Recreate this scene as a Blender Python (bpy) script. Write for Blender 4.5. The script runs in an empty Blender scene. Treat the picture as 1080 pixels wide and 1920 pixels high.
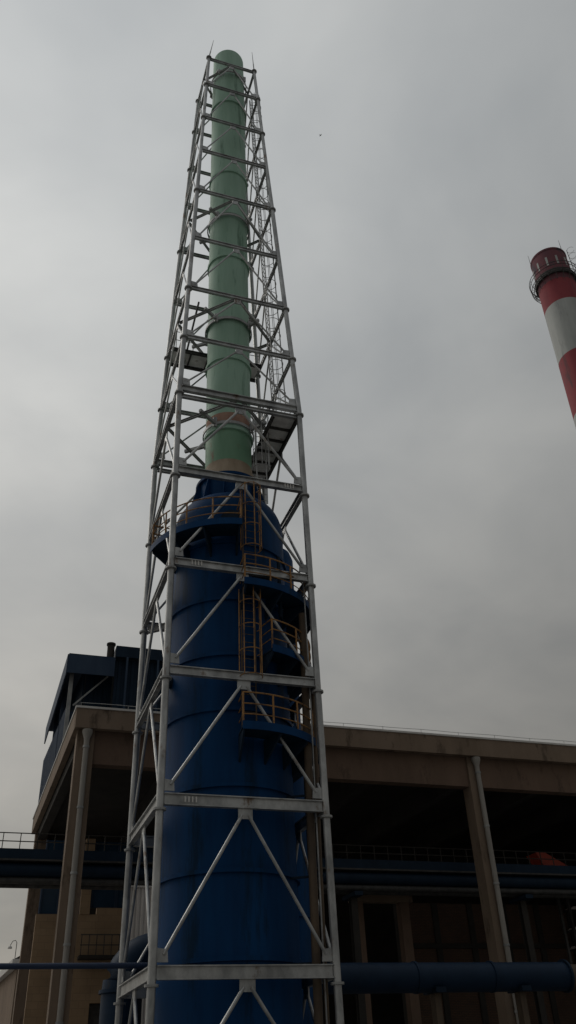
import bpy, math, random
from mathutils import Vector, Matrix
random.seed(7)
R_ = math.radians
SC = bpy.context.scene
COL = SC.collection

# ------------------------------------------------------------------ camera, sky, sun, exposure
# world axes: x along the tower's front face (to the right), y away from the camera, z up; origin = tower centre on the ground
cam_d = bpy.data.cameras.new('camera'); cam = bpy.data.objects.new('camera', cam_d); COL.objects.link(cam)
CX = Vector((0.9483, -0.3138, -0.0397)); CU = Vector((-0.1459, -0.5442, 0.8265)); CF = Vector((0.2814, 0.7782, 0.5615))
CF.normalize(); CX = (CX - CF * CX.dot(CF)).normalized(); CU = CX.cross(CF)
CAM = Vector((-7.11, -27.203, 1.6))
cam.matrix_world = Matrix(((CX.x, CU.x, -CF.x, CAM.x), (CX.y, CU.y, -CF.y, CAM.y), (CX.z, CU.z, -CF.z, CAM.z), (0, 0, 0, 1)))
cam_d.sensor_fit = 'VERTICAL'; cam_d.sensor_height = 36.0; cam_d.lens = 36.0 * 1576.18 / 1920.0
cam_d.clip_start = 0.1; cam_d.clip_end = 3000
SC.camera = cam
SC.render.resolution_x = 576; SC.render.resolution_y = 1024

SUN_DIR = Vector((-0.484, 0.557, 0.675)).normalized()         # towards the veiled sun: behind the cloud at the upper left
world = bpy.data.worlds.new('World'); SC.world = world; world.use_nodes = True
wt = world.node_tree; wt.nodes.clear()
def wn(t, **k):
    n = wt.nodes.new(t)
    for a, b in k.items(): setattr(n, a, b)
    return n
def wl(a, b): wt.links.new(a, b)
out = wn('ShaderNodeOutputWorld'); bg = wn('ShaderNodeBackground'); bg.inputs['Strength'].default_value = 0.1
wl(bg.outputs[0], out.inputs[0])
sky = wn('ShaderNodeTexSky', sky_type='NISHITA', sun_disc=False)
sky.sun_elevation = math.asin(SUN_DIR.z); sky.sun_rotation = math.atan2(SUN_DIR.x, SUN_DIR.y)
sky.dust_density = 6.0; sky.air_density = 1.5
tc = wn('ShaderNodeTexCoord')
sep = wn('ShaderNodeSeparateXYZ'); wl(tc.outputs['Generated'], sep.inputs[0])
# cloud deck: direction projected on a flat layer
den = wn('ShaderNodeMath', operation='ADD'); wl(sep.outputs['Z'], den.inputs[0]); den.inputs[1].default_value = 0.35
den2 = wn('ShaderNodeMath', operation='MAXIMUM'); wl(den.outputs[0], den2.inputs[0]); den2.inputs[1].default_value = 0.2
dv = wn('ShaderNodeVectorMath', operation='DIVIDE'); cmb = wn('ShaderNodeCombineXYZ')
for i in range(3): wl(den2.outputs[0], cmb.inputs[i])
wl(tc.outputs['Generated'], dv.inputs[0]); wl(cmb.outputs[0], dv.inputs[1])
mp = wn('ShaderNodeMapping'); wl(dv.outputs[0], mp.inputs[0]); mp.inputs['Location'].default_value = (3.1, 1.7, 0.4)
nz = wn('ShaderNodeTexNoise'); wl(mp.outputs[0], nz.inputs['Vector']); nz.inputs['Scale'].default_value = 3.3
nz.inputs['Detail'].default_value = 5.0; nz.inputs['Roughness'].default_value = 0.47; nz.inputs['Distortion'].default_value = 0.25
ramp = wn('ShaderNodeValToRGB'); wl(nz.outputs['Fac'], ramp.inputs[0])
ramp.color_ramp.elements[0].position = 0.30; ramp.color_ramp.elements[0].color = (0.79, 0.81, 0.835, 1)
ramp.color_ramp.elements[1].position = 0.70; ramp.color_ramp.elements[1].color = (1.165, 1.16, 1.15, 1)
# overcast luminance: base + brighter to the zenith + wide glow round the veiled sun
dsun = wn('ShaderNodeVectorMath', operation='DOT_PRODUCT'); wl(tc.outputs['Generated'], dsun.inputs[0]); dsun.inputs[1].default_value = SUN_DIR
dcl = wn('ShaderNodeMath', operation='MAXIMUM'); wl(dsun.outputs['Value'], dcl.inputs[0]); dcl.inputs[1].default_value = 0.0
dpw = wn('ShaderNodeMath', operation='POWER'); wl(dcl.outputs[0], dpw.inputs[0]); dpw.inputs[1].default_value = 2.0
zcl = wn('ShaderNodeMath', operation='MAXIMUM'); wl(sep.outputs['Z'], zcl.inputs[0]); zcl.inputs[1].default_value = 0.0
zl = wn('ShaderNodeMath', operation='MULTIPLY_ADD'); wl(zcl.outputs[0], zl.inputs[0]); zl.inputs[1].default_value = 1.84; zl.inputs[2].default_value = 1.12
lum = wn('ShaderNodeMath', operation='MULTIPLY_ADD'); wl(dpw.outputs[0], lum.inputs[0]); lum.inputs[1].default_value = 3.75; wl(zl.outputs[0], lum.inputs[2])
rh = wn('ShaderNodeMapRange', interpolation_type='SMOOTHSTEP'); wl(sep.outputs['Z'], rh.inputs[0])
rh.inputs[1].default_value = 0.0; rh.inputs[2].default_value = 0.85
hz = wn('ShaderNodeMix', data_type='RGBA'); wl(rh.outputs[0], hz.inputs[0])
hz.inputs[6].default_value = (1.09, 1.03, 0.925, 1); hz.inputs[7].default_value = (0.985, 1.01, 1.005, 1)
sc1 = wn('ShaderNodeVectorMath', operation='SCALE'); wl(hz.outputs[2], sc1.inputs[0]); wl(lum.outputs[0], sc1.inputs['Scale'])
mul = wn('ShaderNodeVectorMath', operation='MULTIPLY'); wl(sc1.outputs[0], mul.inputs[0]); wl(ramp.outputs[0], mul.inputs[1])
mx = wn('ShaderNodeMix', data_type='RGBA'); mx.inputs[0].default_value = 0.95      # cloud cover
wl(sky.outputs[0], mx.inputs[6]); wl(mul.outputs[0], mx.inputs[7]); wl(mx.outputs[2], bg.inputs['Color'])

sun_d = bpy.data.lights.new('sun', 'SUN'); sun = bpy.data.objects.new('sun', sun_d); COL.objects.link(sun)
sun_d.energy = 0.5; sun_d.angle = R_(30); sun_d.color = (1.0, 0.95, 0.88)
sun.rotation_euler = SUN_DIR.to_track_quat('Z', 'Y').to_euler()
SC.view_settings.view_transform = 'Standard'; SC.view_settings.look = 'None'
SC.view_settings.exposure = 0.0; SC.view_settings.gamma = 1.0; SC.view_settings.use_curve_mapping = False

# ------------------------------------------------------------------ materials
def mat(name, c1, c2, rough=0.6, metal=0.0, scale=3.0, streak=1.0, bump=0.0, bscale=30.0, lo=0.35, hi=0.65, spec=0.4, c3=None, c3at=0.62, c3scale=1.3):
    """two-tone noise paint; streak < 1 stretches the noise vertically; c3 adds patches of a third colour (rust, soot)"""
    m = bpy.data.materials.new(name); m.use_nodes = True; t = m.node_tree; n = t.nodes; b = n['Principled BSDF']
    tcn = n.new('ShaderNodeTexCoord'); mpn = n.new('ShaderNodeMapping'); t.links.new(tcn.outputs['Object'], mpn.inputs[0])
    mpn.inputs['Scale'].default_value = (1, 1, streak)
    nn = n.new('ShaderNodeTexNoise'); t.links.new(mpn.outputs[0], nn.inputs['Vector']); nn.inputs['Scale'].default_value = scale
    nn.inputs['Detail'].default_value = 6; nn.inputs['Roughness'].default_value = 0.62
    rp = n.new('ShaderNodeValToRGB'); t.links.new(nn.outputs['Fac'], rp.inputs[0])
    rp.color_ramp.elements[0].position = lo; rp.color_ramp.elements[0].color = (*c1, 1)
    rp.color_ramp.elements[1].position = hi; rp.color_ramp.elements[1].color = (*c2, 1)
    col = rp.outputs[0]
    if c3:
        n3 = n.new('ShaderNodeTexNoise'); t.links.new(mpn.outputs[0], n3.inputs['Vector']); n3.inputs['Scale'].default_value = c3scale
        n3.inputs['Detail'].default_value = 8; n3.inputs['Roughness'].default_value = 0.7
        r3 = n.new('ShaderNodeMapRange'); t.links.new(n3.outputs['Fac'], r3.inputs[0]); r3.inputs[1].default_value = c3at; r3.inputs[2].default_value = c3at + 0.1
        m3 = n.new('ShaderNodeMix'); m3.data_type = 'RGBA'; t.links.new(r3.outputs[0], m3.inputs[0]); t.links.new(col, m3.inputs[6]); m3.inputs[7].default_value = (*c3, 1)
        col = m3.outputs[2]
    t.links.new(col, b.inputs['Base Color'])
    b.inputs['Roughness'].default_value = rough; b.inputs['Metallic'].default_value = metal
    b.inputs['Specular IOR Level'].default_value = spec
    if bump:
        nb = n.new('ShaderNodeTexNoise'); t.links.new(tcn.outputs['Object'], nb.inputs['Vector']); nb.inputs['Scale'].default_value = bscale; nb.inputs['Detail'].default_value = 4
        bp = n.new('ShaderNodeBump'); t.links.new(nb.outputs['Fac'], bp.inputs['Height']); bp.inputs['Strength'].default_value = bump; bp.inputs['Distance'].default_value = 0.02
        t.links.new(bp.outputs[0], b.inputs['Normal'])
    return m
def brickmat(name, c1, c2, mortar, w, h, rough=0.9):
    m = bpy.data.materials.new(name); m.use_nodes = True; t = m.node_tree; n = t.nodes; b = n['Principled BSDF']
    tcn = n.new('ShaderNodeTexCoord'); sx = n.new('ShaderNodeSeparateXYZ'); t.links.new(tcn.outputs['Object'], sx.inputs[0])
    ad = n.new('ShaderNodeMath'); ad.operation = 'ADD'; t.links.new(sx.outputs[0], ad.inputs[0]); t.links.new(sx.outputs[1], ad.inputs[1])
    cb = n.new('ShaderNodeCombineXYZ'); t.links.new(ad.outputs[0], cb.inputs[0]); t.links.new(sx.outputs[2], cb.inputs[1])
    br = n.new('ShaderNodeTexBrick'); t.links.new(cb.outputs[0], br.inputs['Vector']); br.inputs['Scale'].default_value = 1
    br.inputs['Brick Width'].default_value = w; br.inputs['Row Height'].default_value = h; br.inputs['Mortar Size'].default_value = 0.012
    br.inputs['Color1'].default_value = (*c1, 1); br.inputs['Color2'].default_value = (*c2, 1); br.inputs['Mortar'].default_value = (*mortar, 1)
    nn = n.new('ShaderNodeTexNoise'); nn.inputs['Scale'].default_value = 0.8; nn.inputs['Detail'].default_value = 6; t.links.new(tcn.outputs['Object'], nn.inputs['Vector'])
    mm = n.new('ShaderNodeMix'); mm.data_type = 'RGBA'; mm.blend_type = 'MULTIPLY'; mm.inputs[0].default_value = 0.6
    t.links.new(br.outputs[0], mm.inputs[6]); t.links.new(nn.outputs['Fac'], mm.inputs[7]); t.links.new(mm.outputs[2], b.inputs['Base Color'])
    b.inputs['Roughness'].default_value = rough
    return m
M = {}
M['galv'] = mat('galvanised_steel', (0.24, 0.245, 0.245), (0.46, 0.465, 0.46), 0.42, 0.65, 2.2, 0.5, 0.15, 40, c3=(0.17, 0.12, 0.085), c3at=0.58, c3scale=2.0)
M['galv_dull'] = mat('weathered_galvanised_steel', (0.24, 0.245, 0.245), (0.38, 0.38, 0.37), 0.5, 0.4, 2.5, 0.6, 0.15, 40)
M['plate'] = mat('floor_plate', (0.58, 0.57, 0.56), (0.86, 0.85, 0.83), 0.7, 0.0, 2.2, 1, 0.3, 25, c3=(0.34, 0.29, 0.25), c3at=0.58, c3scale=3)
M['darksteel'] = mat('dark_steel', (0.03, 0.03, 0.03), (0.065, 0.062, 0.058), 0.6, 0.1, 4)
M['blue'] = mat('blue_vessel_paint', (0.002, 0.029, 0.092), (0.003, 0.044, 0.135), 0.6, 0, 1.3, 0.14, 0.15, 2.2, spec=0.10, c3=(0.003, 0.022, 0.055), c3at=0.55, c3scale=1.1)
M['bluedark'] = mat('dark_blue_steel', (0.006, 0.016, 0.032), (0.010, 0.024, 0.045), 0.6, 0, 1.5, 0.4, 0.1, 12, spec=0.15)
M['bluesheet'] = mat('blue_cladding_sheet', (0.022, 0.04, 0.075), (0.04, 0.065, 0.105), 0.7, 0, 0.8, 0.2, spec=0.2)
M['green'] = mat('green_fibreglass', (0.25, 0.42, 0.315), (0.35, 0.53, 0.425), 0.6, 0, 1.3, 0.10, 0.15, 6, c3=(0.13, 0.24, 0.17), c3at=0.56, c3scale=1.5)
M['greenlow'] = mat('stained_green_fibreglass', (0.15, 0.31, 0.20), (0.21, 0.39, 0.26), 0.55, 0, 0.9, 0.3, 0.15, 6, c3=(0.25, 0.15, 0.10), c3at=0.55, c3scale=1.2)
M['cream'] = mat('cream_cone', (0.29, 0.225, 0.155), (0.40, 0.32, 0.235), 0.7, 0, 2, 0.4)
M['orange'] = mat('rusty_yellow_rail', (0.26, 0.13, 0.04), (0.34, 0.175, 0.05), 0.6, 0, 5, c3=(0.11, 0.06, 0.035), c3at=0.50, c3scale=3)
M['concrete'] = mat('tan_render', (0.175, 0.128, 0.09), (0.225, 0.165, 0.12), 0.9, 0, 0.9, 0.35, 0.15, 15, c3=(0.10, 0.072, 0.05), c3at=0.55, c3scale=1.6)
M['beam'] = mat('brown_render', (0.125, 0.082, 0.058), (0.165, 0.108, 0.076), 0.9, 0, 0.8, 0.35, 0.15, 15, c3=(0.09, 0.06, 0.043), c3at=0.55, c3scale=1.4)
M['cap'] = mat('pale_parapet_coping', (0.55, 0.53, 0.50), (0.65, 0.63, 0.60), 0.8, 0, 2)
M['pipewhite'] = mat('grey_plastic_downpipe', (0.24, 0.22, 0.195), (0.31, 0.29, 0.26), 0.5, 0, 2, 0.3)
M['tan'] = brickmat('tan_tile', (0.40, 0.27, 0.16), (0.44, 0.30, 0.18), (0.34, 0.235, 0.145), 0.6, 0.3)
M['brick'] = brickmat('brown_brick', (0.16, 0.085, 0.05), (0.12, 0.07, 0.045), (0.07, 0.05, 0.04), 0.24, 0.07)
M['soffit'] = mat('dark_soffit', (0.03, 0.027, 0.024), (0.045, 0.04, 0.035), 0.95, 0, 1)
M['white'] = mat('dirty_white_sheet', (0.62, 0.57, 0.52), (0.78, 0.73, 0.68), 0.7, 0, 1.2, 0.15, c3=(0.33, 0.27, 0.22), c3at=0.58, c3scale=1.4)
M['glass'] = mat('blue_window_glass', (0.012, 0.03, 0.055), (0.018, 0.045, 0.08), 0.15, 0, 0.7)
M['red'] = mat('chimney_red', (0.22, 0.033, 0.045), (0.30, 0.05, 0.06), 0.8, 0, 0.9, 0.15, c3=(0.13, 0.045, 0.052), c3at=0.54, c3scale=0.9)
M['sootred'] = mat('sooty_chimney_red', (0.13, 0.055, 0.07), (0.20, 0.06, 0.072), 0.85, 0, 0.6, 0.4, c3=(0.06, 0.045, 0.06), c3at=0.52, c3scale=0.6)
M['chimwhite'] = mat('chimney_white', (0.34, 0.355, 0.345), (0.45, 0.465, 0.45), 0.8, 0, 0.8, 0.15, c3=(0.26, 0.27, 0.27), c3at=0.56, c3scale=0.9)
M['redpaint'] = mat('red_paint', (0.34, 0.04, 0.02), (0.42, 0.055, 0.028), 0.5, 0, 3)
M['ground'] = mat('worn_concrete_yard', (0.19, 0.185, 0.175), (0.26, 0.25, 0.235), 0.95, 0, 0.4, 1, 0.3, 8)
M['bird'] = mat('dark_feather', (0.03, 0.03, 0.03), (0.05, 0.05, 0.05), 0.9)
M['purple'] = mat('violet_blue_pipe', (0.008, 0.022, 0.058), (0.013, 0.03, 0.075), 0.5, 0, 2)
M['duct'] = mat('dull_blue_duct_paint', (0.004, 0.017, 0.04), (0.007, 0.024, 0.054), 0.55, 0, 1.2, 1, 0.12, 3, spec=0.2, c3=(0.02, 0.022, 0.025), c3at=0.60, c3scale=1.2)
M['wrap'] = mat('rusty_repair_wrap', (0.30, 0.16, 0.12), (0.38, 0.24, 0.18), 0.85, 0, 3, 0.6, c3=(0.20, 0.30, 0.22), c3at=0.58, c3scale=2.5)
M['rustpipe'] = mat('brown_pipe', (0.075, 0.055, 0.04), (0.12, 0.085, 0.055), 0.8, 0, 3, 0.4)

# ------------------------------------------------------------------ mesh helpers
def V(*a): return Vector(a)
def frame(d, up=None):
    d = d.normalized(); up = up or (V(0, 0, 1) if abs(d.z) < 0.95 else V(0, 1, 0))
    s = d.cross(up).normalized(); return d, s, s.cross(d).normalized()
class MB:
    def __init__(s): s.v = []; s.f = []
    def face_ring(s, rings, close=True, caps=True):
        n = len(rings[0]); b = len(s.v)
        for r in rings: s.v += [tuple(p) for p in r]
        for i in range(len(rings) - 1):
            for j in range(n if close else n - 1):
                k = (j + 1) % n
                s.f.append((b + i * n + j, b + i * n + k, b + (i + 1) * n + k, b + (i + 1) * n + j))
        if caps and close:
            s.f.append(tuple(b + j for j in range(n))[::-1]); e = b + (len(rings) - 1) * n
            s.f.append(tuple(e + j for j in range(n)))
        return s
    def tube(s, p, q, r, r2=None, n=10):
        p = V(*p); q = V(*q); r2 = r if r2 is None else r2
        d, a, b = frame(q - p)
        return s.face_ring([[c + (a * math.cos(t) + b * math.sin(t)) * rr for t in [2 * math.pi * k / n for k in range(n)]] for c, rr in ((p, r), (q, r2))])
    def path(s, pts, r, n=8, closed=False):
        pts = [V(*p) for p in pts]; rings = []; N = len(pts)
        for i, p in enumerate(pts):
            a = pts[(i - 1) % N] if (closed or i > 0) else p; b = pts[(i + 1) % N] if (closed or i < N - 1) else p
            d, u, w = frame(b - a)
            rings.append([p + (u * math.cos(t) + w * math.sin(t)) * r for t in [2 * math.pi * k / n for k in range(n)]])
        if closed: rings.append(rings[0])
        return s.face_ring(rings, caps=not closed)
    def box(s, lo, hi):
        x0, y0, z0 = lo; x1, y1, z1 = hi
        return s.face_ring([[(x0, y0, z), (x1, y0, z), (x1, y1, z), (x0, y1, z)] for z in (z0, z1)])
    def quadbox(s, base, z0, z1):
        return s.face_ring([[(x, y, z) for x, y in base] for z in (z0, z1)])
    def section(s, p, q, pts, up=None):
        p = V(*p); q = V(*q); d, a, b = frame(q - p, up)
        return s.face_ring([[c + a * x + b * y for x, y in pts] for c in (p, q)])
    def ibeam(s, p, q, w, h, t=0.025, up=None):
        W = w / 2; H = h / 2; k = t / 2
        return s.section(p, q, [(-W, -H), (W, -H), (W, -H + t), (k, -H + t), (k, H - t), (W, H - t), (W, H), (-W, H), (-W, H - t), (-k, H - t), (-k, -H + t), (-W, -H + t)], up)
    def bar(s, p, q, w, h, up=None):
        return s.section(p, q, [(-w / 2, -h / 2), (w / 2, -h / 2), (w / 2, h / 2), (-w / 2, h / 2)], up)
    def lathe(s, prof, c=(0, 0), n=64, a0=0, a1=360, caps=False):
        full = abs(a1 - a0) >= 360; N = n if full else n + 1; rings = []
        for k in range(N):
            t = R_(a0 + (a1 - a0) * k / n)
            rings.append([(c[0] + r * math.cos(t), c[1] + r * math.sin(t), z) for r, z in prof])
        if full: rings.append(rings[0])
        # rings are profiles: close around profile when the profile is a loop
        b = len(s.v); m = len(prof)
        for r in rings: s.v += r
        loop = caps
        for i in range(len(rings) - 1):
            for j in range(m if loop else m - 1):
                k = (j + 1) % m
                s.f.append((b + i * m + j, b + (i + 1) * m + j, b + (i + 1) * m + k, b + i * m + k))
        if caps and not full:
            s.f.append(tuple(b + j for j in range(m))); e = b + (len(rings) - 1) * m
            s.f.append(tuple(e + j for j in range(m))[::-1])
        return s
    def build(s, name, m, parent=None, smooth=True):
        me = bpy.data.meshes.new(name); me.from_pydata(s.v, [], s.f); me.update(); me.validate()
        me.materials.append(M[m])
        import bmesh
        bm = bmesh.new(); bm.from_mesh(me); bmesh.ops.remove_doubles(bm, verts=bm.verts, dist=1e-5); bmesh.ops.recalc_face_normals(bm, faces=bm.faces); bm.to_mesh(me); bm.free()
        if smooth:
            me.polygons.foreach_set('use_smooth', [True] * len(me.polygons)); me.set_sharp_from_angle(angle=R_(38))
        o = bpy.data.objects.new(name, me); COL.objects.link(o)
        if parent is not None:
            o.parent = parent
            if parent.type == 'EMPTY': o.matrix_parent_inverse = Matrix.Translation(-parent.location)
        return o
def tag(o, label=None, cat=None, group=None, kind=None):
    if label: o['label'] = label
    if cat: o['category'] = cat
    if group: o['group'] = group
    if kind: o['kind'] = kind
    return o
def thing(name, loc, label, cat, group=None):
    o = bpy.data.objects.new(name, None); COL.objects.link(o); o.location = loc; o.empty_display_size = 0.5
    return tag(o, label, cat, group)

# ------------------------------------------------------------------ ground
tag(MB().quadbox([(-900, -900), (900, -900), (900, 900), (-900, 900)], -0.5, 0).build('ground', 'ground', smooth=False), kind='structure')

# ------------------------------------------------------------------ concrete hall behind the tower
hall = thing('factory_hall', (8, 8, 0), 'tan concrete factory hall with open front bays and pale parapet behind the blue vessel', 'building')
YF, YB, XR = 8.0, 26.0, 29.0
def xl(y): return -4.12 - 0.022 * (y - 8.0)         # left side runs slightly off square
def slab(z0, z1, grow, y0=YF, y1=YB, g2=None):
    g = grow
    return [(xl(y0) - g, y0 - g), (XR, y0 - g), (XR, y1 + g), (xl(y1) - g, y1 + g)]
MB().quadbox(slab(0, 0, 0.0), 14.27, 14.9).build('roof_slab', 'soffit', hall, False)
# parapet / fascia band: front and left strips, standing proud
f = MB(); f.box((xl(8) - 0.25, YF - 0.30, 14.22), (XR, YF - 0.004, 15.06)); f.build('parapet', 'concrete', hall, False)
f = MB(); f.quadbox([(xl(8) - 0.26, YF - 0.003), (xl(8) - 0.003, YF - 0.003), (xl(26) - 0.003, YB), (xl(26) - 0.26, YB)], 14.22, 15.06); o = f.build('parapet', 'concrete', hall, False)
f = MB(); f.box((xl(8) - 0.30, YF - 0.35, 15.063), (XR, YF + 0.05, 15.15)); f.build('coping', 'cap', hall, False)
f = MB(); f.quadbox([(xl(8) - 0.30, YF + 0.053), (xl(8), YF + 0.053), (xl(26), YB), (xl(26) - 0.30, YB)], 15.063, 15.15); f.build('coping', 'cap', hall, False)
# lightning strip on its stand-offs
w = MB(); w.path([(x, YF - 0.15, 15.36 + 0.012 * math.sin(x * 1.7)) for x in [-4.2 + k * 0.8 for k in range(42)]], 0.012, 5)
for k in range(17): w.tube((-4.2 + k * 2.0, YF - 0.15, 15.14), (-4.2 + k * 2.0, YF - 0.15, 15.37), 0.01, n=5)
w.build('lightning_wire', 'galv_dull', hall)
# edge beams
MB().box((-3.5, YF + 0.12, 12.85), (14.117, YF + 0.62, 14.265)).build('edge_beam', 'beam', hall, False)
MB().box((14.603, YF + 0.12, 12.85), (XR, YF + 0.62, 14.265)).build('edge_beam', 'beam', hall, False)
for y0, y1 in ((8.9, 25.2),):
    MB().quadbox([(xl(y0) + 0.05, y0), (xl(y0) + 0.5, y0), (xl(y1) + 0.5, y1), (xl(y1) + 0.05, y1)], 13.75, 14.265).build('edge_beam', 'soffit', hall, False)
# columns
def column(x0, x1, y0, y1, m='concrete'):
    return MB().box((x0, y0, 0), (x1, y1, 14.265)).build('column', m, hall, False)
column(-4.22, -3.503, YF, YF + 0.7); column(14.12, 14.6, YF, YF + 0.75)
column(xl(26) - 0.05, xl(26) + 0.62, 25.203, 26.1)
column(23.4, 24.1, YF + 1.6, YF + 2.4)
# cross beams and purlins under the roof
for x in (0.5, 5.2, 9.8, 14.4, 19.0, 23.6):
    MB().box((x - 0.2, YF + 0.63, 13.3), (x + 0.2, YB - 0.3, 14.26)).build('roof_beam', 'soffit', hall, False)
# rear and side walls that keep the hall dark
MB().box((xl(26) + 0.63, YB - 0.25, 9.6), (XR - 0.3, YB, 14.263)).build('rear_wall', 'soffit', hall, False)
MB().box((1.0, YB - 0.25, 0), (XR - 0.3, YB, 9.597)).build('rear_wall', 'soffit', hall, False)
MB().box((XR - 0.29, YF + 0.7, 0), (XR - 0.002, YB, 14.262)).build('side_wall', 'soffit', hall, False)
# downpipes
def downpipe(x, y, z0, z1, r):
    p = thing('downpipe', (x, y, z0), 'grey downpipe with funnel head on the ' + ('left corner column of the hall' if x < 0 else 'right column of the open hall'), 'downpipe', 'downpipes on the hall columns')
    MB().tube((x, y, z0), (x, y, z1), r, n=14).build('pipe', 'pipewhite', p)
    MB().face_ring([[(x + rr * math.cos(t), y + rr * math.sin(t), z) for t in [2 * math.pi * k / 14 for k in range(14)]] for rr, z in ((r + .003, z1 - .1), (r * 1.1, z1 + .05), (r * 1.9, z1 + .3), (r * 1.9, z1 + .42))]).build('funnel', 'pipewhite', p)
    for k in range(6):
        z = z0 + 1.2 + k * (z1 - z0 - 1.5) / 5
        MB().lathe([(r + .004, z - .04), (r + .025, z - .04), (r + .025, z + .04), (r + .004, z + .04)], (x, y), 14, caps=True).build('clamp', 'galv_dull', p)
downpipe(-3.83, YF - 0.17, 0, 13.75, 0.115); downpipe(14.53, YF - 0.15, 0, 13.75, 0.115)
# tan tiled wall set back in the left bay, with blue windows
tw = thing('tan_wall', (-2, 18, 0), 'tan tiled wall with dark blue windows inside the left bay of the hall', 'wall')
Y1 = 18.0
MB().box((-4.44, Y1, 0), (-1.62, Y1 + 0.3, 8.72)).build('wall_panel', 'tan', tw, False)
MB().box((-1.617, Y1, 5.0), (2.6, Y1 + 0.3, 9.02)).build('wall_panel', 'tan', tw, False)
MB().box((-0.9, Y1, 0), (2.6, Y1 + 0.3, 4.997)).build('wall_panel', 'tan', tw, False)
MB().box((-2.42, Y1 - 0.05, 8.723), (-1.96, Y1 + 0.3, 12.2)).build('pier', 'tan', tw, False)
MB().box((-1.617, Y1 + 0.34, 0), (-0.903, Y1 + 0.38, 5.1)).build('door', 'darksteel', tw, False)
for a, b in ((-4.3, -3.5), (-3.42, -2.5), (-1.9, -0.75), (-0.68, 0.5), (0.57, 1.7)):
    wv = MB().box((a, Y1 + 0.10, 9.03 if a > -2 else 8.73), (b, Y1 + 0.14, 12.1)).build('window', 'glass', tw, False)
    fr = MB()
    for x in (a, b): fr.box((x - 0.04, Y1 + 0.06, 9.025 if a > -2 else 8.727), (x + 0.04, Y1 + 0.18, 12.1))
    fr.build('window_frame', 'bluesheet', wv, False)
bal = thing('balcony', (-1.5, Y1, 6.9), 'small dark balcony rail on the tan tiled wall', 'balcony')
MB().box((-2.35, Y1 - 0.8, 6.75), (-0.5, Y1 - 0.004, 6.88)).build('deck', 'soffit', bal, False)
for k in range(6): MB().bar((-2.3 + k * 0.35, Y1 - 0.76, 6.883), (-2.3 + k * 0.35, Y1 - 0.76, 7.72), 0.035, 0.035).build('post', 'darksteel', bal, False)
for z in (7.3, 7.74): MB().bar((-2.35, Y1 - 0.76, z), (-0.5, Y1 - 0.76, z), 0.04, 0.04).build('rail', 'darksteel', bal, False)
# blue steel stanchion in the rear corner bay
st = MB().ibeam((xl(25) + 0.75, 24.6, 0), (xl(25) + 0.75, 24.6, 13.2), 0.42, 0.5, 0.06, V(0, 1, 0)).build('steel_stanchion', 'blue')
tag(st, 'dark blue steel stanchion between the rear column and tan wall', 'column')

# brick infill panels in concrete frames, right bay
bw = thing('brick_infill_wall', (17, 15, 0), 'dark brown brick infill wall in concrete frames inside the right bay', 'wall')
for i in range(6):
    x0 = 12.9 + i * 2.0
    MB().box((x0, 14.9, 0), (x0 + 0.3, 15.3, 8.95)).build('frame_post', 'soffit', bw, False)
    for z0, z1 in ((0.2, 3.0), (3.25, 6.85), (7.05, 8.93)):
        if i < 5: MB().box((x0 + 0.303, 15.0, z0), (x0 + 1.997, 15.2, z1)).build('brick_panel', 'brick', bw, False)
for z in (3.0, 6.86): MB().box((12.9, 14.87, z), (23.2, 14.897, z + 0.22)).build('frame_rail', 'soffit', bw, False)
# concrete portal further in
pt = thing('concrete_portal', (10.5, 12, 0), 'grey concrete portal frame standing in the dark middle bay', 'frame')
MB().box((9.3, 12.0, 8.45), (12.4, 12.5, 8.95)).build('lintel', 'concrete', pt, False)
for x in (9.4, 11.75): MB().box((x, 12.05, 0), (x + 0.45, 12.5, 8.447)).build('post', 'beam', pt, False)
# red chute
rc = thing('red_chute', (20.5, 12.4, 0), 'red sheet metal chute sloping down at the right edge of the hall', 'chute')
f = MB(); f.face_ring([[(19.7, y, 10.9), (20.2, y, 10.95), (22.6, y, 9.75), (22.6, y, 9.5), (20.55, y, 9.52)] for y in (12.0, 12.9)]); f.build('trough', 'redpaint', rc, False)
for x in (20.8, 22.3): MB().bar((x, 12.45, 0), (x, 12.45, 9.52), 0.12, 0.12).build('leg', 'darksteel', rc, False)
# added rack: its pale strips stand in for daylight through wall gaps
rk = thing('gap_light_rack', (23, 13.2, 0), 'added rack of pale strips standing in for bright wall gaps at the right edge of the dark hall', 'rack')
for x in (21.9, 24.6): MB().bar((x, 13.2, 0), (x, 13.2, 9.2), 0.12, 0.12).build('post', 'darksteel', rk, False)
for k, z in enumerate((6.6, 7.45, 8.4)):
    MB().box((21.85, 13.27, z), (24.7, 14.0, z + 0.05)).build('shelf', 'darksteel', rk, False)
    f = MB(); f.face_ring([[(21.9 + 0.05 * k, y, z + 0.053), (24.5, y, z + 0.053), (24.5, y, z + 0.22 + 0.1 * (k == 1)), (22.05 + 0.1 * k, y, z + 0.2)] for y in (13.3, 13.9)]); f.build('gap_light_strip', 'white', rk, False)

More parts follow.
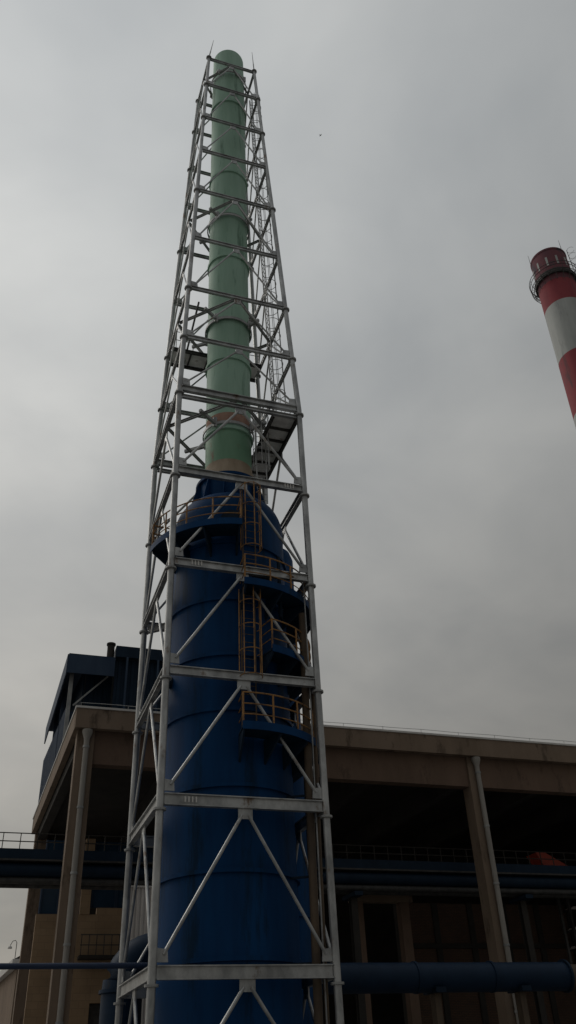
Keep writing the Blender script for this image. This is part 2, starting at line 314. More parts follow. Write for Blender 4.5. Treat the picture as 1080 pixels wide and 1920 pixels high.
# ------------------------------------------------------------------ walkway bridge crossing the hall
wb = thing('pipe_bridge', (6, 10.6, 0), 'dark blue pipe bridge with handrails crossing behind the hall columns', 'pipe bridge')
X0, X1 = -13.5, 27.0
MB().box((X0, 10.0, 9.47), (X1, 10.12, 9.86)).build('girder', 'bluedark', wb, False)
MB().box((X0, 11.4, 9.47), (X1, 11.52, 9.86)).build('girder', 'bluedark', wb, False)
MB().box((X0, 9.94, 9.40), (X1, 11.6, 9.467)).build('deck', 'darksteel', wb, False)
for y, z, r in ((10.3, 9.12, 0.26), (10.95, 9.1, 0.28), (10.35, 8.72, 0.13), (10.8, 8.66, 0.14)):
    MB().tube((X0, y, z), (X1, y, z), r, n=14).build('pipe', 'bluedark' if r > .2 else 'darksteel', wb)
for z in (10.15, 10.47): MB().tube((X0, 10.06, z), (X1, 10.06, z), 0.022, n=6).build('handrail', 'soffit', wb)
for k in range(60):
    x = X0 + 0.15 + k * 0.68
    MB().bar((x, 10.06, 9.863), (x, 10.06, 10.46), 0.035, 0.035).build('post', 'soffit', wb, False)
for x in (-12.5, -0.2, 8.8, 17.5, 26.5):
    MB().box((x - 0.2, 9.95, 8.35), (x + 0.2, 11.5, 8.52)).build('cross_bearer', 'bluedark', wb, False)
    MB().ibeam((x, 10.7, 0), (x, 10.7, 8.347), 0.3, 0.3, 0.03, V(0, 1, 0)).build('trestle_post', 'soffit', wb, False)

# ------------------------------------------------------------------ blue steel building on the roof
sb_ = thing('rooftop_steel_shed', (1.5, 22, 15), 'dark blue sheet clad steel building with overhanging eaves above the concrete hall', 'building')
YA, YZ = 16.0, 27.6
def xs(y): return -4.42 - 0.012 * (y - 16)
MB().quadbox([(xs(YA), YA), (-1.95, YA), (-1.95, YZ), (xs(YZ), YZ)], 21.0, 21.28).build('roof', 'bluesheet', sb_, False)
MB().quadbox([(-1.947, YA - 0.1), (7.6, YA - 0.1), (7.6, YZ), (-1.947, YZ)], 21.3, 21.95).build('roof', 'bluedark', sb_, False)
MB().quadbox([(xs(YA) - .03, YA - 0.06), (-1.95, YA - 0.06), (-1.95, YA - 0.003), (xs(YA) - .03, YA - 0.003)], 20.15, 21.2).build('eave_fascia', 'bluesheet', sb_, False)
MB().quadbox([(xs(YA) - 0.07, YA), (xs(YA) - 0.003, YA), (xs(YZ) - 0.003, YZ), (xs(YZ) - 0.07, YZ)], 20.15, 21.22).build('eave_fascia', 'bluesheet', sb_, False)
# corrugated walls
def corr(p, q, z0, z1, name, m, depth=0.05, pitch=0.35):
    p = V(*p, 0); q = V(*q, 0); L = (q - p).length; n = max(2, int(L / pitch)); d = (q - p) / L; nn = V(d.y, -d.x, 0)
    prof = []
    for k in range(n):
        for t, h in ((0, 0), (.45, 0), (.5, 1), (.95, 1)):
            prof.append(p + d * ((k + t) * L / n) + nn * (h * depth))
    prof.append(q)
    back = [a - nn * 0.04 for a in reversed(prof)]
    return MB().face_ring([[(a.x, a.y, z) for a in prof + back] for z in (z0, z1)]).build(name, m, sb_, False)
corr((-3.3, YA + 1.1), (-1.9, YA + 1.1), 15.0, 20.95, 'wall', 'bluedark')
corr((-1.9, YA + 0.25), (7.4, YA + 0.25), 15.0, 21.28, 'wall', 'bluedark')
corr((xs(YZ) + 0.05, YZ - 0.1), (xs(YA) + 0.35, YA + 1.3), 15.0, 19.0, 'wall', 'bluesheet')
corr((xs(YZ) + 0.5, YZ - 0.1), (-3.4, YA + 1.2), 19.003, 20.95, 'wall', 'bluedark')
for y in (YA + 0.6, YA + 4.5, YA + 8.4):
    MB().ibeam((xs(y) + 0.3, y, 14.91), (xs(y) + 0.3, y, 20.98), 0.2, 0.2, 0.03, V(0, 1, 0)).build('stanchion', 'galv_dull' if y < 17 else 'bluesheet', sb_, False)
MB().bar((-3.9, YA + 0.62, 18.6), (-2.2, YA + 0.62, 20.4), 0.08, 0.08).build('brace', 'galv_dull', sb_, False)
MB().box((-4.1, YA + 0.75, 15.0), (-2.9, YA + 1.5, 18.3)).build('cabin', 'bluesheet', sb_, False)
for x in (-1.3, 0.4, 2.0): MB().tube((x, YA - 0.1, 14.9), (x, YA - 0.1, 21.3), 0.06, n=8).build('riser_pipe', 'bluesheet', sb_)
v = MB().tube((-2.2, YA + 0.3, 21.0), (-2.2, YA + 0.3, 22.1), 0.2, n=14)
v.tube((-2.2, YA + 0.3, 22.1), (-2.2, YA + 0.3, 22.2), 0.25, n=14).build('vent_stub', 'soffit', sb_)

# far hall at the lower left
fh = thing('far_hall', (2, 55, 0), 'distant low tan hall with pale eave at the lower left corner', 'building')
MB().quadbox([(-3.75, 45), (6, 45), (6, 70), (-5.6, 70)], 0, 9.4).build('wall', 'concrete', fh, False)
MB().quadbox([(-4.15, 44.6), (6.4, 44.6), (6.4, 70.4), (-6.0, 70.4)], 9.403, 9.9).build('eave', 'cap', fh, False)
f = MB(); f.face_ring([[(-4.05, y, 9.903), (6.3, y, 9.903), (6.3, y, 10.3), (0.8, y, 12.6)] for y in (44.7, 70.2)]); f.build('roof', 'soffit', fh, False)
lp = thing('roof_lamp', (-4.0, 44.9, 9.9), 'small curved arm lamp on the eave of the far hall', 'lamp')
MB().path([(-4.0, 44.9, 9.9), (-4.0, 44.9, 11.0), (-4.1, 44.9, 11.15), (-4.3, 44.9, 11.1), (-4.45, 44.9, 10.8)], 0.025, 6).build('arm', 'darksteel', lp)
MB().lathe([(0.02, 10.82), (0.14, 10.72), (0.16, 10.6), (0.0, 10.58)], (-4.45, 44.9), 12).build('lamp_head', 'cap', lp)

# ------------------------------------------------------------------ red and white chimney
CHX, CHY, CHT = 42.99, 21.68, 76.3
ch = thing('striped_chimney', (CHX, CHY, 0), 'tall red and white banded chimney at the right edge', 'chimney')
def chr_(z): return 1.92 + (CHT - z) * 0.0165
zz = [76.3, 71.6, 68.4, 61.2, 54.0, 46.8, 39.6, 32.4, 25.2, 18.0, 10.8, 3.6, 0]
for i in range(len(zz) - 1):
    a, b = zz[i], zz[i + 1]
    m = 'sootred' if i == 0 else ('red' if i == 1 or i % 2 == 1 else 'chimwhite')
    m = ['sootred', 'red', 'chimwhite', 'red', 'chimwhite', 'red', 'chimwhite', 'red', 'chimwhite', 'red', 'chimwhite', 'red'][i]
    pr = [(chr_(b), b), (chr_(a), a)]
    if i == 0: pr += [(chr_(a) + .05, a + .0), (chr_(a) + .05, a + .25), (chr_(a) - .35, a + .25), (chr_(a) - .35, a - 1.0)]
    MB().lathe(pr, (CHX, CHY), 56).build('band', m, ch)
az0 = math.degrees(math.atan2(CAM.y - CHY, CAM.x - CHX))
for da in (-68, -36, -4, 28, 60, 120, 200):
    t = R_(az0 + da); c, s_ = math.cos(t), math.sin(t); r = chr_(75) + 0.02
    f = MB(); e = V(-s_, c, 0) * 0.11; ctr = V(CHX + c * (r - .06), CHY + s_ * (r - .06), 0); nr = V(c, s_, 0) * 0.07
    f.face_ring([[ctr - e + V(0, 0, z), ctr + e + V(0, 0, z), ctr + e + nr + V(0, 0, z), ctr - e + nr + V(0, 0, z)] for z in (73.9, 75.2)])
    f.build('vent_slot', 'chimwhite', ch, False)
gal = MB().lathe([(chr_(72) + .003, 72.4), (chr_(72) + .22, 72.4), (chr_(72) + .22, 73.0), (chr_(72) + .003, 73.0)], (CHX, CHY), 48, caps=True).build('gallery', 'darksteel', ch)
r0, r1 = chr_(72) + 0.1, 2.62
for z, r in ((72.4, r1), (72.4, (r0 + r1) / 2), (73.4, r1 + .08), (73.0, r1 + .05)):
    MB().path([(CHX + r * math.cos(t), CHY + r * math.sin(t), z) for t in [2 * math.pi * k / 40 for k in range(40)]], 0.035, 5, True).build('gallery_rail', 'darksteel', gal)
for k in range(20):
    t = 2 * math.pi * k / 20; c, s_ = math.cos(t), math.sin(t)
    f = MB(); P = lambda r, z: (CHX + r * c, CHY + r * s_, z)
    f.tube(P(r0, 72.4), P(r1, 72.4), .03, n=5); f.tube(P(r0, 71.4), P(r1, 72.4), .03, n=5); f.tube(P(r1, 72.4), P(r1 + .08, 73.4), .025, n=5)
    t2 = t + math.pi / 20; f.tube(P(r0, 72.4), (CHX + r1 * math.cos(t2), CHY + r1 * math.sin(t2), 72.4), .02, n=4)
    f.build('bracket', 'darksteel', gal)
t = R_(az0 + 88); nr = V(math.cos(t), math.sin(t), 0); wd = V(-nr.y, nr.x, 0)
cl = MB()
for sgn in (-1, 1):
    cl.tube(V(CHX, CHY, 30) + nr * (chr_(30) + .25) + wd * .22 * sgn, V(CHX, CHY, 76.8) + nr * (chr_(76.8) + .25) + wd * .22 * sgn, .03, n=5)
for z in [30 + .4 * k for k in range(117)]:
    b = V(CHX, CHY, z) + nr * (chr_(z) + .25); cl.tube(b - wd * .22, b + wd * .22, .018, n=4)
cl = cl.build('ladder', 'darksteel', ch)
for k in range(24):
    z = 55 + .95 * k; b = V(CHX, CHY, z) + nr * (chr_(z) + .25)
    MB().path([b + wd * (.42 * math.sin(a)) * 1.0 + nr * (.4 - .4 * math.cos(a)) for a in [R_(-150 + 300 * j / 10) for j in range(11)]], .02, 4).build('cage_hoop', 'darksteel', cl)
for da in (-75, 60): 
    t = R_(az0 + da); p = V(CHX + chr_(76) * math.cos(t), CHY + chr_(76) * math.sin(t), 76.2); MB().tube(p, p + V(0, 0, 1.9), .035, .015, n=6).build('lightning_rod', 'darksteel', ch)

# ------------------------------------------------------------------ scrubber vessel
AX = (0.17, 0.0); RV = 2.14
ve = thing('scrubber_vessel', (AX[0], AX[1], 0), 'tall dark blue steel scrubber vessel with railed platforms inside the lattice tower', 'vessel')
seams = [0.0, 2.3, 4.50, 6.78, 9.24, 11.66, 13.58, 15.68, 18.0, 19.45]
for a, b in zip(seams, seams[1:]):
    MB().lathe([(RV, a + .002), (RV, b - .002)], AX, 72).build('shell_course', 'blue', ve)
for z in seams[1:-1]:
    MB().lathe([(RV - .02, z - .07), (RV + .085, z - .07), (RV + .085, z + .05), (RV - .02, z + .05)], AX, 72, caps=True).build('stiffener_ring', 'blue', ve)
dome = []
for k in range(11):
    t = k / 10 * math.pi / 2
    dome.append((1.22 + (RV - 1.22) * math.cos(t) ** 0.9 if k < 10 else 1.22, 19.45 + 1.25 * math.sin(t)))
MB().lathe(dome, AX, 72).build('dome', 'blue', ve)
MB().lathe([(1.22, 20.66), (1.22, 21.75), (1.34, 21.75), (1.34, 21.87), (1.0, 21.87)], AX, 48).build('neck', 'blue', ve)
for k in range(12):
    t = R_(k * 30 + 8); c, s_ = math.cos(t), math.sin(t)
    f = MB(); e = V(-s_, c, 0) * .015
    q = [V(AX[0] + r * c, AX[1] + r * s_, z) for r, z in ((1.215, 20.75), (1.62, 20.62), (1.33, 21.74), (1.215, 21.74))]
    f.face_ring([[p - e for p in q], [p + e for p in q]]); f.build('neck_rib', 'blue', ve, False)
# manhole lid behind the upper platform
t = R_(258); c, s_ = math.cos(t), math.sin(t); p = V(AX[0] + c * (RV - .05), AX[1] + s_ * (RV - .05), 18.75); q = p + V(c, s_, 0) * .35
MB().tube(p, q, .34, n=24).tube(q, q + V(c, s_, 0) * .06, .42, n=24).build('manhole', 'bluedark', ve)
t = R_(285); c, s_ = math.cos(t), math.sin(t); p = V(AX[0] + c * (RV - .05), AX[1] + s_ * (RV - .05), 16.5); q = p + V(c, s_, 0) * .3
MB().tube(p, q, .3, n=24).tube(q, q + V(c, s_, 0) * .06, .38, n=24).build('manhole', 'bluedark', ve)
def pol(r, a, z): return V(AX[0] + r * math.cos(R_(a)), AX[1] + r * math.sin(R_(a)), z)
def platform(z, ro, a0, a1, lab):
    n = max(6, int((a1 - a0) / 4))
    pf = MB().lathe([(RV + .09, z - .06), (ro, z - .06), (ro, z), (RV + .09, z)], AX, n, a0, a1, caps=True).build('platform', 'bluedark', ve)
    pf['label'] = lab
    MB().lathe([(ro + .002, z - .12), (ro + .02, z - .12), (ro + .02, z + .14), (ro + .002, z + .14)], AX, n, a0, a1, caps=True).build('kick_plate', 'blue', pf)
    nb = max(2, int((a1 - a0) / 22))
    for k in range(nb + 1):
        a = a0 + 1.2 + (a1 - a0 - 2.4) * k / nb; e = V(-math.sin(R_(a)), math.cos(R_(a)), 0) * .03
        q = [pol(RV + .0, a, z - .063), pol(ro - .05, a, z - .063), pol(ro - .05, a, z - .16), pol(RV + .0, a, z - .85)]
        MB().face_ring([[p - e for p in q], [p + e for p in q]]).build('bracket', 'bluedark', pf, False)
    npst = max(2, int(R_(a1 - a0) * ro / 0.95))
    for k in range(npst + 1):
        a = a0 + .6 + (a1 - a0 - 1.2) * k / npst
        MB().bar(pol(ro - .04, a, z), pol(ro - .04, a, z + 1.08), .05, .05).build('railing_post', 'orange', pf, False)
    for h, r in ((.38, .018), (.72, .022), (1.09, .026)):
        pts = [pol(ro - .04, a0 + .6 + (a1 - a0 - 1.2) * k / n, z + h) for k in range(n + 1)]
        MB().path(pts, r, 6).build('railing', 'orange', pf)
        for a in (a0 + .6, a1 - .6): MB().tube(pol(RV + .1, a, z + h), pol(ro - .04, a, z + h), r, n=6).build('end_rail', 'orange', pf)
    return pf
platform(18.27, 3.12, 187, 264, 'curved upper platform on the left of the vessel')
platform(15.86, 3.12, 265, 372, 'second platform wrapping the right of the vessel')
platform(13.55, 3.0, 284, 352, 'third platform on the right of the vessel')
platform(10.76, 3.12, 263, 358, 'lowest platform on the right of the vessel')
def caged_ladder(parent, p0, p1, n, m_rail, m_cage, cage_from, half=.24, rad=.38, name='caged_ladder', step=0.9, rr=.022, nstrap=5, hr=.018):
    p0 = V(*p0); p1 = V(*p1); n = V(*n).normalized(); d = (p1 - p0); L = d.length; d.normalize(); w_ = d.cross(n).normalized()
    f = MB()
    for sgn in (-1, 1): f.bar(p0 + w_ * half * sgn, p1 + w_ * half * sgn, .05, .03)
    root = f.build(name, m_rail, parent, False)
    g = MB()
    k = .15
    while k < L - .05: g.tube(p0 + d * k - w_ * half, p0 + d * k + w_ * half, .014, n=5); k += .3
    tag(g.build('rungs', m_rail, root), kind='stuff')
    angs = [R_(-125 + 250 * j / 14) for j in range(15)]
    off = rad * .62
    k = cage_from
    while k < L + .01:
        c = p0 + d * k + n * off
        MB().path([c + (n * math.cos(a) + w_ * math.sin(a)) * rad for a in angs], hr, 5).build('cage_hoop', m_cage, root); k += step
    for j in range(nstrap):
        a = R_(-105 + 210 * j / (nstrap - 1)); o_ = n * (off + rad * math.cos(a)) + w_ * rad * math.sin(a)
        MB().tube(p0 + d * cage_from + o_, p1 + o_, rr, n=5).build('cage_strap', m_cage, root)
    return root
# ladders on the vessel front
for (z0, z1, a, cf) in ((12.6, 15.86, 272, 0.0), (15.9, 20.3, 274, 1.65), (10.8, 13.6, 283.0, 2.0)):
    nn = V(math.cos(R_(a)), math.sin(R_(a)), 0)
    if z1 == 13.6: continue
    caged_ladder(ve, pol(RV + .16, a, z0), pol(RV + .16, a, z1), nn, 'rustpipe', 'orange', cf, rr=.02)
# ladder with long straps from the lowest platform
nn = V(math.cos(R_(272)), math.sin(R_(272)), 0)
f = MB()
for sgn in (-1, 1): f.tube(pol(RV + .16, 272 + sgn * 6.0, 10.76), pol(RV + .16, 272 + sgn * 6.0, 12.6), .025, n=6)
for k in range(6): f.tube(pol(RV + .16, 266, 10.9 + .3 * k), pol(RV + .16, 278, 10.9 + .3 * k), .014, n=5)
f.build('ladder', 'rustpipe', ve)
# pipes on the right flank
MB().path([(1.55, -1.95, 17.7), (1.55, -1.98, 15.2), (1.75, -2.05, 14.9)], .07, 10).build('riser_pipe', 'bluedark', ve)
MB().path([(2.33, -2.05, 15.4), (2.25, -2.05, 9), (2.12, -2.05, 0)], .13, 12).build('riser_pipe', 'rustpipe', ve)
MB().path([(2.62, -1.95, 13.2), (2.50, -1.95, 7), (2.40, -1.95, 0)], .075, 10).build('riser_pipe', 'rustpipe', ve)
for z in (2, 4.4, 6.7, 9.1): MB().bar((1.5, -1.4, z), (2.6, -2.0, z), .06, .06).build('pipe_bracket', 'bluedark', ve, False)
MB().path([(2.342, -2.32, 16.9), (2.36, -2.34, 13), (2.33, -2.33, 9), (2.287, -2.3, 0)], .025, 6).build('conduit', 'galv', ve)
# side duct behind the right shoulder
sd = MB().lathe([(.0, 0.0), (.82, 0.0), (.82, 19.6), (.70, 19.95), (0.3, 20.15), (0, 20.2)], (2.5, 1.5), 32).build('side_duct', 'blue', ve)
for z in (6, 12, 18): MB().lathe([(.80, z), (.88, z), (.88, z + .12), (.80, z + .12)], (2.5, 1.5), 32, caps=True).build('duct_flange', 'blue', sd)
# stub and level gauge on the left flank
MB().tube(pol(RV - .1, 188, 13.1), pol(RV + .35, 188, 13.1), .2, n=16).tube(pol(RV + .35, 188, 13.1), pol(RV + .42, 188, 13.1), .28, n=16).build('nozzle', 'bluedark', ve)
MB().tube((-14, 1.5, 4.73), (-1.2, 1.5, 4.72), .085, n=10).build('feed_pipe', 'purple', ve)
# elbow duct on the left and white housing
el = thing('elbow_duct', (-2.25, 4.1, 0), 'fat dark blue elbow duct at the left foot of the vessel', 'duct')
pts = [(-2.3, 4.1, 0), (-2.3, 4.1, 4.25)] + [(-2.3 + 1.1 - 1.1 * math.cos(t), 4.1, 4.25 + 1.1 * math.sin(t)) for t in [math.pi / 2 * k / 8 for k in range(1, 9)]] + [(1.4, 4.1, 5.35)]
f = MB(); f.path(pts, .66, 28); f.build('duct', 'duct', el)
for z in (1.8, 4.2): MB().lathe([(.65, z), (.74, z), (.74, z + .1), (.65, z + .1)], (-2.3, 4.1), 28, caps=True).build('flange', 'duct', el)
MB().path([(0.9, 4.1, 5.3), (0.9, 4.0, 5.3), (0.9, 1.7, 5.3)], .5, 20).build('inlet_branch', 'duct', el)
wh = thing('white_housing', (-1.2, 6.7, 0), 'dirty white corrugated sheet housing behind the elbow duct', 'housing')
prof = []
for k in range(10):
    x = -1.92 + k * .16
    prof += [(x, 6.2), (x + .07, 6.2), (x + .09, 6.23), (x + .14, 6.23)]
MB().face_ring([[(x, y, z) for x, y in prof + [(-.33, 7.2), (-1.92, 7.2)]] for z in (0, 7.78)]).build('cladding', 'white', wh, False)
MB().box((-1.97, 6.14, 7.783), (-.28, 7.26, 7.84)).build('cap', 'white', wh, False)
# big horizontal duct on the right
bd = thing('horizontal_duct', (9, 5, 0), 'large dark blue horizontal duct running to the right of the vessel', 'duct')
MB().tube((2.6, 5, 4.66), (15.2, 5, 4.63), .5, n=32).build('duct', 'duct', bd)
for x in (5.5, 8.6, 11.8, 15.1): MB().tube((x, 5, 4.65), (x + .09, 5, 4.65), .58 if x > 15 else .54, n=32).build('flange', 'bluedark' if x > 15 else 'duct', bd)
MB().path([(15.19, 5, 4.63), (15.7, 5, 4.63), (16.2, 5.1, 4.5), (16.5, 5.2, 4.0), (16.55, 5.2, 0)], .42, 20).build('end_bend', 'rustpipe', bd)
for x in (4.6, 9.4, 13.0):
    MB().box((x - .12, 4.8, 0), (x + .12, 5.2, 4.12)).build('support_post', 'rustpipe', bd, False)
    MB().box((x - .2, 4.45, 4.123), (x + .2, 5.55, 4.3)).build('saddle', 'bluedark', bd, False)

# ------------------------------------------------------------------ green stack
gs = thing('green_stack', (AX[0], AX[1], 21.87), 'tall pale green fibreglass exhaust stack rising out of the blue vessel', 'stack')
bands = [22.75, 24.44, 28.50, 31.03, 35.44, 38.80, 42.38, 49.26, 55.05]
def rs_(z): return 0.975 - max(0, z - 50) * 0.008
for i, (a, b) in enumerate(zip(bands, bands[1:])):
    pr = [(rs_(a), a + .002), (rs_(b), b - .002)]
    if i == len(bands) - 2: pr = [(rs_(a), a + .002), (rs_(53), 53), (rs_(b), b), (rs_(b) - .04, b + .01), (rs_(b) - .05, b - 1.5)]
    MB().lathe(pr, AX, 56).build('barrel_section', 'greenlow' if i == 0 else 'green', gs)
for z in bands[1:-1]:
    MB().lathe([(rs_(z) - .02, z - .1), (rs_(z) + .075, z - .1), (rs_(z) + .075, z + .06), (rs_(z) - .02, z + .06)], AX, 56, caps=True).build('joint_band', 'green', gs)
o = MB().lathe([(1.16, 21.873), (1.16, 22.0), (1.13, 22.1), (.99, 22.62), (.99, 22.75), (.95, 22.75)], AX, 56).build('cone_base', 'cream', gs); o['label'] = 'cream cone at the foot of the stack'
o = MB().lathe([(rs_(24) + .003, 24.75), (rs_(24) + .012, 24.75), (rs_(24) + .012, 25.25), (rs_(24) + .003, 25.25)], AX, 56, 180, 330, caps=True).build('repair_wrap', 'wrap', gs); o['label'] = 'rusty brown repair wrap'

# ------------------------------------------------------------------ lattice tower
LZ = [52.28, 49.22, 45.57, 42.20, 38.53, 34.61, 30.93, 27.70, 24.65, 20.57, 16.60, 12.59, 8.56, 4.11]
LH = [1.405, 1.527, 1.674, 1.809, 1.955, 2.112, 2.259, 2.388, 2.510, 2.523, 2.535, 2.548, 2.560, 2.574]
def hw(z):
    if z >= LZ[0]: return LH[0]
    for i in range(len(LZ) - 1):
        if LZ[i + 1] <= z <= LZ[i]:
            t = (z - LZ[i + 1]) / (LZ[i] - LZ[i + 1]); return LH[i + 1] + t * (LH[i] - LH[i + 1])
    return LH[-1] + (LZ[-1] - z) * 0.0031
tw_ = thing('lattice_tower', (0, 0, 0), 'tall galvanised steel lattice tower tapering upward around the green stack', 'lattice tower')
CORN = [(-1, -1), (1, -1), (1, 1), (-1, 1)]
for sx, sy in CORN:
    f = MB()
    zs = [0.3] + [z for z in LZ[::-1]] + [52.42]
    f.face_ring([[(sx * hw(z) + r * math.cos(t), sy * hw(z) + r * math.sin(t), z) for t in [2 * math.pi * k / 16 for k in range(16)]] for z, r in [(z, .115 if z < 25 else (.105 if z < 40 else .088)) for z in zs]])
    leg = f.build('leg', 'galv', tw_)
    for i, z in enumerate(LZ + [0.33]):
        zf = z - (.30 if i in (8, 9, 10, 11, 12, 13) else .10); zf = z + .1 if i == 0 else zf; zf = .33 if i == 14 else zf
        if i in (3, 5): continue
        r = (.115 if zf < 25 else (.105 if zf < 40 else .088)); c = (sx * hw(zf), sy * hw(zf))
        MB().lathe([(r - .01, zf - .03), (r + .075, zf - .03), (r + .075, zf - .002), (r + .06, zf), (r + .075, zf + .002), (r + .075, zf + .03), (r - .01, zf + .03)], c, 18, caps=True).build('flange', 'galv_dull', leg)
    MB().box((sx * 2.587 - .45, sy * 2.587 - .45, -.1), (sx * 2.587 + .45, sy * 2.587 + .45, .30)).build('footing', 'concrete', leg, False)
FACES = [((-1, -1), (1, -1), (0, -1)), ((1, -1), (1, 1), (1, 0)), ((1, 1), (-1, 1), (0, 1)), ((-1, 1), (-1, -1), (-1, 0))]
for i, z in enumerate(LZ):
    h = LH[i]; low = i >= 8
    bh, bw_ = ((.29, .17) if low else (.2, .17)) if i < 12 else (.34, .18)
    for fi, (a, b, nrm) in enumerate(FACES):
        nv = V(*nrm, 0)
        pa = V(a[0] * h, a[1] * h, z); pb = V(b[0] * h, b[1] * h, z); d = (pb - pa).normalized()
        m_ = 'galv'
        bm_ = (MB().ibeam(pa + d * .12, pb - d * .12, bw_, bh, .03) if low else MB().ibeam(pa + d * .1, pb - d * .1, .11, .2, .028)).build('horizontal_beam', m_, tw_, False)
        if i == 8 and fi in (0, 2):
            MB().ibeam(pa + d * .12 - V(0, 0, .42), pb - d * .12 - V(0, 0, .42), .13, .17, .025).build('horizontal_beam', m_, tw_, False)
        if fi == 0 and i in (9, 10, 12):
            g = MB(); t0 = .84 if i == 9 else .14
            c = pa.lerp(pb, t0) + nv * (bw_ / 2 + .004)
            for k in range(4): g.box((c.x + k * .11 - .02, c.y - .012, c.z - .08), (c.x + k * .11 + .02, c.y, c.z + .08))
            g.build('splice_bolts', 'cap', bm_, False)
        # inverted-V braces to the level below
        z2 = LZ[i + 1] if i < 13 else .25; h2 = hw(z2)
        up = V(0, 0, 1); mid = V(nrm[0] * h, nrm[1] * h, z)
        apex = mid - up * (bh / 2 + .16)
        if i == 8: apex = apex - up * .36
        ga = MB(); e1 = d * (.22 if low else .15)
        nt = nv * .02
        q = [apex - e1 - up * .14, apex + e1 - up * .14, apex + e1 + up * .17, apex - e1 + up * .17]
        ga.face_ring([[p - nt for p in q], [p + nt for p in q]]); ga.build('gusset_plate', 'galv', tw_, False)
        for sg, cnr in ((-1, a), (1, b)):
            zf = z2 + (.42 if low or i == 7 else .28)
            foot = V(cnr[0] * hw(zf), cnr[1] * hw(zf), zf) - d * sg * .28
            r = .052 if low else .04
            st_ = apex + d * sg * (.10)
            MB().tube(st_ - up * .03 + nv * .0, foot, r, n=8).build('diagonal_brace', 'galv', tw_)
            if i < 13:
                q = [foot - d * sg * .13 - up * .18, foot + d * sg * .2 - up * .18, foot + d * sg * .2 + up * .16, foot - d * sg * .1 + up * .13]
                MB().face_ring([[p - nt for p in q], [p + nt for p in q]]).build('gusset_plate', 'galv', tw_, False)
# diamond plan frames with stack collars
for i in (0, 4, 6, 8):
    z = LZ[i] - .02; h = LH[i]
    P = [V(0, -h, z), V(h, 0, z), V(0, h, z), V(-h, 0, z)]
    for k in range(4):
        a, b = P[k], P[(k + 1) % 4]; d = (b - a).normalized()
        MB().ibeam(a + d * .12, b - d * .12, .10, .12, .02).build('plan_brace', 'galv_dull', tw_, False)
    col_ = MB().lathe([(1.06, z - .07), (1.11, z - .07), (1.11, z + .07), (1.06, z + .07)], AX, 40, caps=True).build('stack_collar', 'galv_dull', tw_)
    for k in range(4):
        t = R_(45 + 90 * k); c, s_ = math.cos(t), math.sin(t)
        MB().bar((AX[0] + 1.1 * c, AX[1] + 1.1 * s_, z), (c * h * .80, s_ * h * .80, z), .12, .14).build('guide_bracket', 'galv_dull', col_, False)
        MB().bar((AX[0] + 1.12 * c, AX[1] + 1.12 * s_, z - .18), (AX[0] + 1.12 * c, AX[1] + 1.12 * s_, z + .3), .16, .1).build('guide_shoe', 'galv_dull', col_, False)
# lightning rods on the two front legs
for sx in (-1, 1):
    h = LH[0]; k_ = .30 if sx < 0 else .05; MB().tube((sx * h, -h, 52.42), (sx * (h - k_ * .35), -h + .05, 53.3), .035, n=6).tube((sx * (h - k_ * .35), -h + .05, 53.3), (sx * (h - k_), -h + .15, 54.9), .028, .012, n=6).build('lightning_rod', 'galv_dull', tw_)
# right-hand plate deck along the side face at the kink
z = 24.30; h = LH[8]
dk = MB().ibeam((h - 1.08, -h + .1, z - .1), (h - 1.08, h - .1, z - .1), .1, .2, .02).build('side_deck', 'darksteel', tw_, False)
dk['label'] = 'plate deck along the right face of the lattice tower'
for k in range(6):
    y0 = -h + .13 + k * (2 * h - .26) / 6; y1 = y0 + (2 * h - .26) / 6 - .03
    MB().box((h - 1.02, y0, z + .003), (h - .09, y1, z + .02 + .01 * (k % 2))).build('deck_plate', 'plate', dk, False)
    if k: MB().bar((h - 1.04, y0 - .015, z - .06), (h - .07, y0 - .015, z - .06), .07, .11).build('joist', 'darksteel', dk, False)
MB().ibeam((h - .06, -h + .15, z - .1), (h - .06, h - .15, z - .1), .1, .2, .02).build('edge_channel', 'darksteel', dk, False)
for k in range(6):
    y = -h + .3 + k * .92; MB().bar((h + .02, y, z), (h + .0, y, z + 1.1), .035, .035).build('railing_post', 'galv_dull', dk, False)
for q in (.55, 1.1): MB().tube((h + .02, -h + .2, z + q), (h + .0, h - .2, z + q), .018, n=6).build('railing', 'galv_dull', dk)
# rear plate deck higher up
z = 30.62; h = LH[6]
dk = MB().ibeam((-h + .1, h - 1.0, z - .09), (h - .1, h - 1.0, z - .09), .1, .18, .02).build('rear_deck', 'darksteel', tw_, False)
dk['label'] = 'plate deck along the back face of the lattice tower'
for k in range(5):
    x0 = -h + .13 + k * (2 * h - .26) / 5; x1 = x0 + (2 * h - .26) / 5 - .03
    MB().box((x0, h - .95, z + .003), (x1, h - .02, z + .02 + .01 * (k % 2))).build('deck_plate', 'plate', dk, False)
    if k: MB().bar((x0 - .015, h - .97, z - .05), (x0 - .015, h - .02, z - .05), .07, .1).build('joist', 'darksteel', dk, False)
MB().ibeam((-h + .1, h + .03, z - .09), (h - .1, h + .03, z - .09), .1, .18, .02).build('edge_channel', 'darksteel', dk, False)
for k in range(6):
    x = -h + .2 + k * .82
    for y in (h + .04, h - 1.0): MB().bar((x, y, z), (x, y, z + 1.1), .035, .035).build('railing_post', 'galv_dull', dk, False)
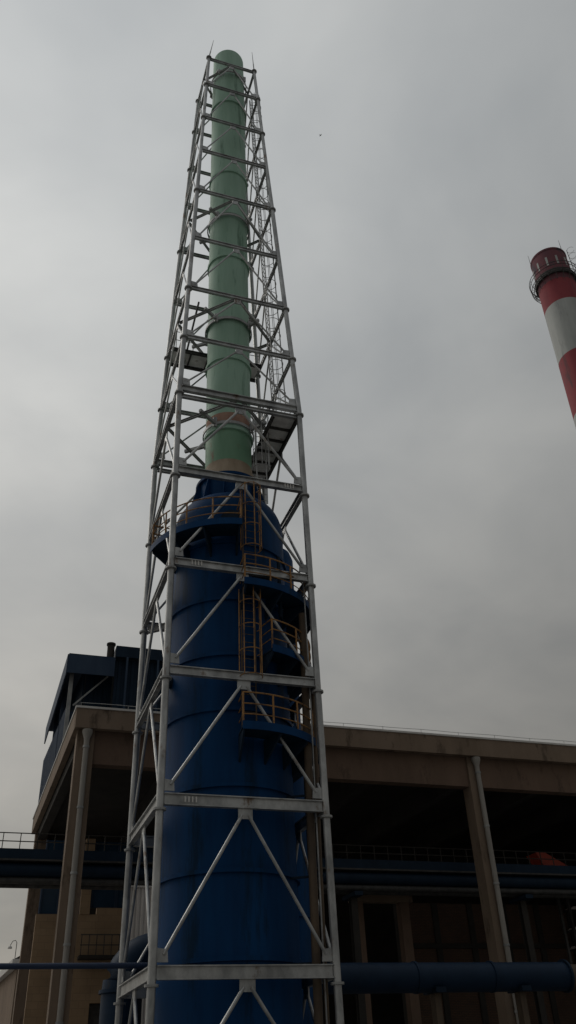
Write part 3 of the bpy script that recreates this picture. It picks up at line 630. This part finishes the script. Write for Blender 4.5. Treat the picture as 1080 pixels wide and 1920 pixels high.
for q in (.55, 1.1):
    for y in (h + .04, h - 1.0): MB().tube((-h + .15, y, z + q), (h - .15, y, z + q), .018, n=6).build('railing', 'galv_dull', dk)
# ladders of the tower: upper ladder up the right face, lower ladder from the deck to the vessel
o = caged_ladder(tw_, (hw(25) - .22, -.25, 24.35), (hw(51) - .05, -.55, 51.0), (1, 0, .05), 'galv_dull', 'galv_dull', 2.2, half=.22, rad=.36, rr=.014, hr=.016)
o = caged_ladder(tw_, (1.32, -.95, 20.75), (1.32, -.95, 25.4), (-.25, -1, 0), 'galv', 'galv', 1.6, half=.2, rad=.34, rr=.014, hr=.014)
MB().bar((1.32, -.9, 24.2), (h - .9, -.9, 24.2), .06, .06).build('ladder_stay', 'galv_dull', tw_, False)
# long tie from the rear joint to the front apex, seen left of the stack
MB().tube((-.95, 1.6, 34.5), (-1.9, 2.2, 27.75), .05, n=6).build('tie_rod', 'darksteel', tw_)
# lower level stub beam from the rear left leg to the vessel
MB().ibeam((-2.4, 2.3, 16.3), (-1.5, 1.5, 16.3), .15, .25, .02).build('stay_beam', 'galv_dull', tw_, False)

# ------------------------------------------------------------------ bird
f = MB()
B = CAM + (V(27.49, 44.27, 128.9) - CAM) * 1.35; X_, Y_, Z_ = CX, CF.cross(CX).normalized(), CU
def bp(a, b, c): return B + V(.9, .35, .0) * a + V(-.35, .9, 0) * b + V(0, 0, 1) * c
f.face_ring([[bp(l, r * math.cos(t), r * .9 * math.sin(t)) for t in [2 * math.pi * k / 8 for k in range(8)]] for l, r in ((-.2, .012), (-.12, .05), (0, .07), (.11, .055), (.16, .035), (.2, .035), (.25, .006))])
for sg in (-1, 1): f.face_ring([[bp(.1, sg * .04, .03 + e), bp(.12, sg * .2, .1 + e), bp(.02, sg * .42, .05 + e), bp(-.03, sg * .2, .1 + e), bp(-.06, sg * .04, .03 + e)] for e in (0, .012)])
f.face_ring([[bp(-.17, -.02, e), bp(-.17, .02, e), bp(-.32, .06, e), bp(-.32, -.06, e)] for e in (-.006, .006)])
tag(f.build('bird', 'bird'), 'tiny dark bird flying high in the grey sky', 'bird')
